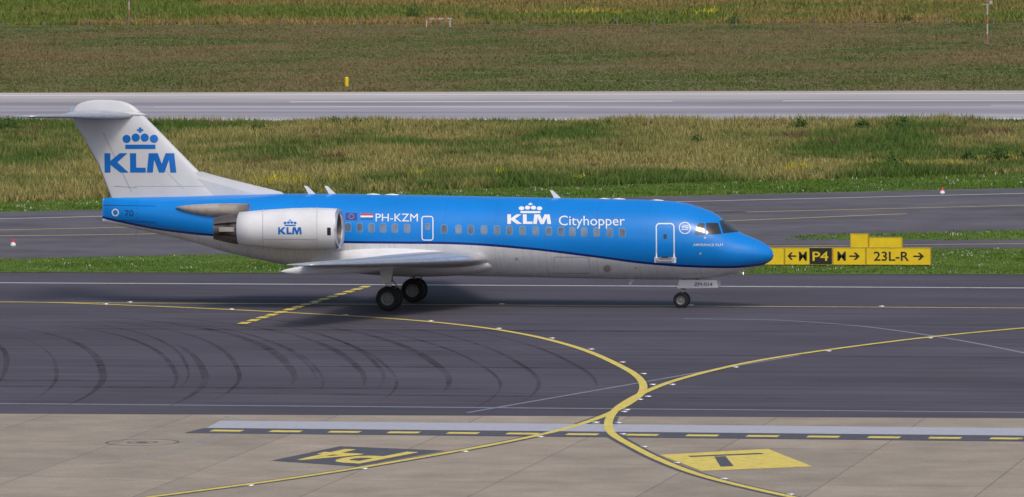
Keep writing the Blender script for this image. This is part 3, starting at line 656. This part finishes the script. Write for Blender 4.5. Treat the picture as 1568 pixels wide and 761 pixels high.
# ---------------------------------------------------------------- grass
def vnoise(x,y,s,seed):
    r=np.random.default_rng(seed); g=r.random((256,256)); u=x/s+1000; v=y/s+1000; i=np.floor(u).astype(int);j=np.floor(v).astype(int); a=u-i;b=v-j; a=a*a*(3-2*a);b=b*b*(3-2*b)
    q=lambda p,w:g[p%256,w%256]
    return (q(i,j)*(1-a)+q(i+1,j)*a)*(1-b)+(q(i,j+1)*(1-a)+q(i+1,j+1)*a)*b
mg,nt,p=nmat('grass_blades'); at=N(nt,'ShaderNodeVertexColor'); at.layer_name='Col'; L(nt,at.outputs['Color'],p.inputs['Base Color']); p.inputs['Roughness'].default_value=.9; p.inputs['Specular IOR Level'].default_value=.1
def wedge_samples(n,y0,y1):
    y=rng.uniform(y0,y1,n); c_=59-.194*(y+280); hw=(y+280)*.078*1.2+4; x=c_+rng.uniform(-1,1,n)*hw; return x,y
def tufts(name,x,y,nb,h0,h1,w,spread,colfn):
    n=len(x); X=np.repeat(x,nb)+rng.normal(0,spread,n*nb); Y=np.repeat(y,nb)+rng.normal(0,spread,n*nb)
    hh=np.repeat(rng.uniform(h0,h1,n)*(0.5+1.0*vnoise(x,y,5,3)),nb)*rng.uniform(.5,1.1,n*nb); ang=rng.uniform(0,math.pi,n*nb); ww=w*rng.uniform(.6,1.4,n*nb)/2
    lx=rng.normal(0,.3,n*nb)*hh; ly=rng.normal(0,.3,n*nb)*hh
    V=np.zeros((n*nb,3,3)); dx=np.cos(ang)*ww; dy=np.sin(ang)*ww
    V[:,0]=np.stack([X-dx,Y-dy,np.zeros_like(X)],1);V[:,1]=np.stack([X+dx,Y+dy,np.zeros_like(X)],1);V[:,2]=np.stack([X+lx,Y+ly,hh],1)
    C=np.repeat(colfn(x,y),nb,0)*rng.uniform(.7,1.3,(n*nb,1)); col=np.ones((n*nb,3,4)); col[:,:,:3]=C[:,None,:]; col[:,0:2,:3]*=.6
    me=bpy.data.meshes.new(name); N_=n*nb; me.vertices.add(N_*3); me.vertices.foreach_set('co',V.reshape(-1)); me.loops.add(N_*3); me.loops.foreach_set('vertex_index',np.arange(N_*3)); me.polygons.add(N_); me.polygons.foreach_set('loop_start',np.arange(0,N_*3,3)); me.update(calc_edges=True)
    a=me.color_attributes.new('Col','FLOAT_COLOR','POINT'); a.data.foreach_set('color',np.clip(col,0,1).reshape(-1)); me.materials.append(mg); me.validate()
    o=bpy.data.objects.new(name,me); sc.collection.objects.link(o); return o
FL=[(-.1,110.6,1.3),(5.0,118.8,1.2),(8,120.5,.9),(-26.8,94.5,1.4),(-20.7,102.5,.9),(10.5,124,1.0),(-24,96,.8),(6.8,116,.7),(-16,104,.6),(-11,101,.5),(2.6,117,.6)]
def col_rough(x,y):
    t=vnoise(x,y*.6,7,1)*.5+vnoise(x,y,2.2,2)*.3+vnoise(x,y*.5,18,21)*.2; g=np.array((.105,.175,.04)); s=np.array((.36,.32,.12)); b=np.array((.21,.14,.08))
    k=np.clip((t-.38)/.26,0,1)[:,None]; c_=g*(1-k)+s*k; r=(vnoise(x,y,3,9)>.88)[:,None]; c_=np.where(r,b,c_)
    for fx_,fy_,fr in FL:
        d=np.hypot(x-fx_,(y-fy_)*.45)/fr; m_=(rng.random(len(x))<np.exp(-d*d*1.5)*.6)[:,None]; c_=np.where(m_,np.array((.60,.54,.05)),c_)
    return c_
btop=lambda x:np.where(x<-10,92+(x+10)*.60,92+(x+10)*.64)
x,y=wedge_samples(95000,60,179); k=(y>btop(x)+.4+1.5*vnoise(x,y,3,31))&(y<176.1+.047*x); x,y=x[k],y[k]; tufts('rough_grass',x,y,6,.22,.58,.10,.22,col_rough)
def col_mown(x,y):
    t=vnoise(x,y,1.6,5)[:,None]; c_=np.array((.09,.185,.03))*(1-t)+np.array((.18,.27,.055))*t; m_=(rng.random(len(x))<.02)[:,None]; return np.where(m_,np.array((.7,.7,.65)),c_)
nb_=lambda x:np.interp(x,[-44,-25.2,-16,-5,10,21.3,60],[19,29,33.2,35.5,37.6,40.3,50])
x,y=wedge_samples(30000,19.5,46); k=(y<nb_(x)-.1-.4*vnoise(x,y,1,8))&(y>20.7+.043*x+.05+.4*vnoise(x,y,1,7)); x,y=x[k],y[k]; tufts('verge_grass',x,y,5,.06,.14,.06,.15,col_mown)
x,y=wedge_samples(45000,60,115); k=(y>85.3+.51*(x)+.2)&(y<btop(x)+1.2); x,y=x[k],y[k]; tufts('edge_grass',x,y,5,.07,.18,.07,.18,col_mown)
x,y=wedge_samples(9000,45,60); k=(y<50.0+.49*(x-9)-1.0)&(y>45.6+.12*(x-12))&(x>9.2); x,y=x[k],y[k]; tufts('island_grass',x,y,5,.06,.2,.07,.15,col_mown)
def col_far(x,y):
    t=(vnoise(x,y*.35,12,11)*.45+vnoise(x,y*.5,4,12)*.25+vnoise(x*.3,y*.7,14,13)*.3)[:,None]; k=np.clip((t-.36)/.26,0,1); c_=np.array((.125,.175,.05))*(1-k)+np.array((.26,.195,.10))*k
    for fx_,fy_,fr in [(-73,437,3.5),(-58.5,436,2),(-66.8,432,1.2)]:
        d=np.hypot(x-fx_,(y-fy_)*.4)/fr; m_=(rng.random(len(x))<np.exp(-d*d*1.5)*.6)[:,None]; c_=np.where(m_,np.array((.55,.45,.05)),c_)
    return c_
x,y=wedge_samples(60000,225,396); k=(y>229+.042*x); x,y=x[k],y[k]; tufts('meadow_grass',x,y,3,.08,.2,.14,.4,col_far)
def col_far2(x,y):
    c_=col_far(x,y); return c_*np.array((1.3,1.25,1.0))
x,y=wedge_samples(45000,398,560); tufts('distant_rough_grass',x,y,4,.25,.6,.2,.5,col_far2)
M_leaf=plain('bush_leaves',(.06,.115,.028),.8,0,.2,.4,6)
def bush(x,y,r,h):
    n=420; V=[];Fc=[]
    for i in range(n):
        a=random.uniform(0,2*math.pi); rr=r*math.sqrt(random.random()); lob=.75+.35*math.sin(3*a+x)+.15*math.sin(7*a)
        z=random.random()**.8*h*(1-(rr/r)**2*.8); px,py=x+rr*lob*math.cos(a),y+rr*lob*math.sin(a)
        s=random.uniform(.05,.12); d=Vector((random.uniform(-1,1),random.uniform(-1,1),random.uniform(-.3,1))).normalized(); e=d.orthogonal().normalized(); g=d.cross(e)
        b=len(V); c0=Vector((px,py,z)); V+=[c0-e*s*.5,c0+g*s,c0+e*s*.5,c0-g*s]; Fc.append((b,b+1,b+2,b+3))
    for k in range(7):
        a=random.uniform(0,6.28); v,f,_=tube((x,y,0),(x+r*.6*math.cos(a),y+r*.6*math.sin(a),h*.7),.02,.008,5); b=len(V); V+=v; Fc+=[tuple(i+b for i in q) for q in f]
    return mk('bush',V,Fc,M_leaf)
for x,y,r,h in [(-60.7,161.2,1.5,1.0),(-39.9,167.4,.9,.7),(-38.3,167.0,.8,.6),(-7.7,162.1,.8,.9),(-1.4,164.1,1.1,.9),(5.4,110.8,1.3,1.0),(10.2,122.3,.9,.8),(-80.5,419.4,2.2,1.0),(-87.6,422.3,1.4,1.6),(-3.6,162.5,.7,.8),(-36,166,.6,.5),(11.8,124,.7,.7),(-51,163,1,.6),(-21,166,.6,.5),(-11,141,.7,.7),(2,104.5,.7,.5),(-43,158,.8,.6),(-50,399,1.2,.8),(-33,401,1.2,.8),(8.3,123,.7,.6),(-30,163,.5,.5),(-14,158,.6,.5)]: bush(x,y,r,h)

# ---------------------------------------------------------------- light, sky, camera
w=bpy.data.worlds.new('World'); sc.world=w; w.use_nodes=True; nt=w.node_tree; bg=nt.nodes['Background']
sky=nt.nodes.new('ShaderNodeTexSky'); sky.sky_type='NISHITA'; sky.sun_disc=False; EL=math.radians(52)
Sdir=Vector((.35,-.75,0)).normalized()
sky.sun_elevation=EL; sky.sun_rotation=math.atan2(Sdir.x,Sdir.y); sky.air_density=1.0; sky.dust_density=4; sky.ozone_density=1
nt.links.new(sky.outputs[0],bg.inputs['Color']); bg.inputs['Strength'].default_value=.12
sd=bpy.data.lights.new('sun','SUN'); sd.energy=1.25; sd.angle=math.radians(16); sd.color=(1,.95,.88)
so=bpy.data.objects.new('sun',sd); sc.collection.objects.link(so); so.location=(0,-50,80)
vec=Vector((Sdir.x*math.cos(EL),Sdir.y*math.cos(EL),math.sin(EL))); so.rotation_euler=vec.to_track_quat('Z','Y').to_euler()
cd=bpy.data.cameras.new('camera'); cam=bpy.data.objects.new('camera',cd); sc.collection.objects.link(cam); sc.camera=cam
cd.sensor_width=36; cd.lens=36*10514/1568; cd.clip_start=1; cd.clip_end=8000
cam.location=(59.063,-279.754,20); cam.rotation_euler=(1.509193,.007885,.1915)
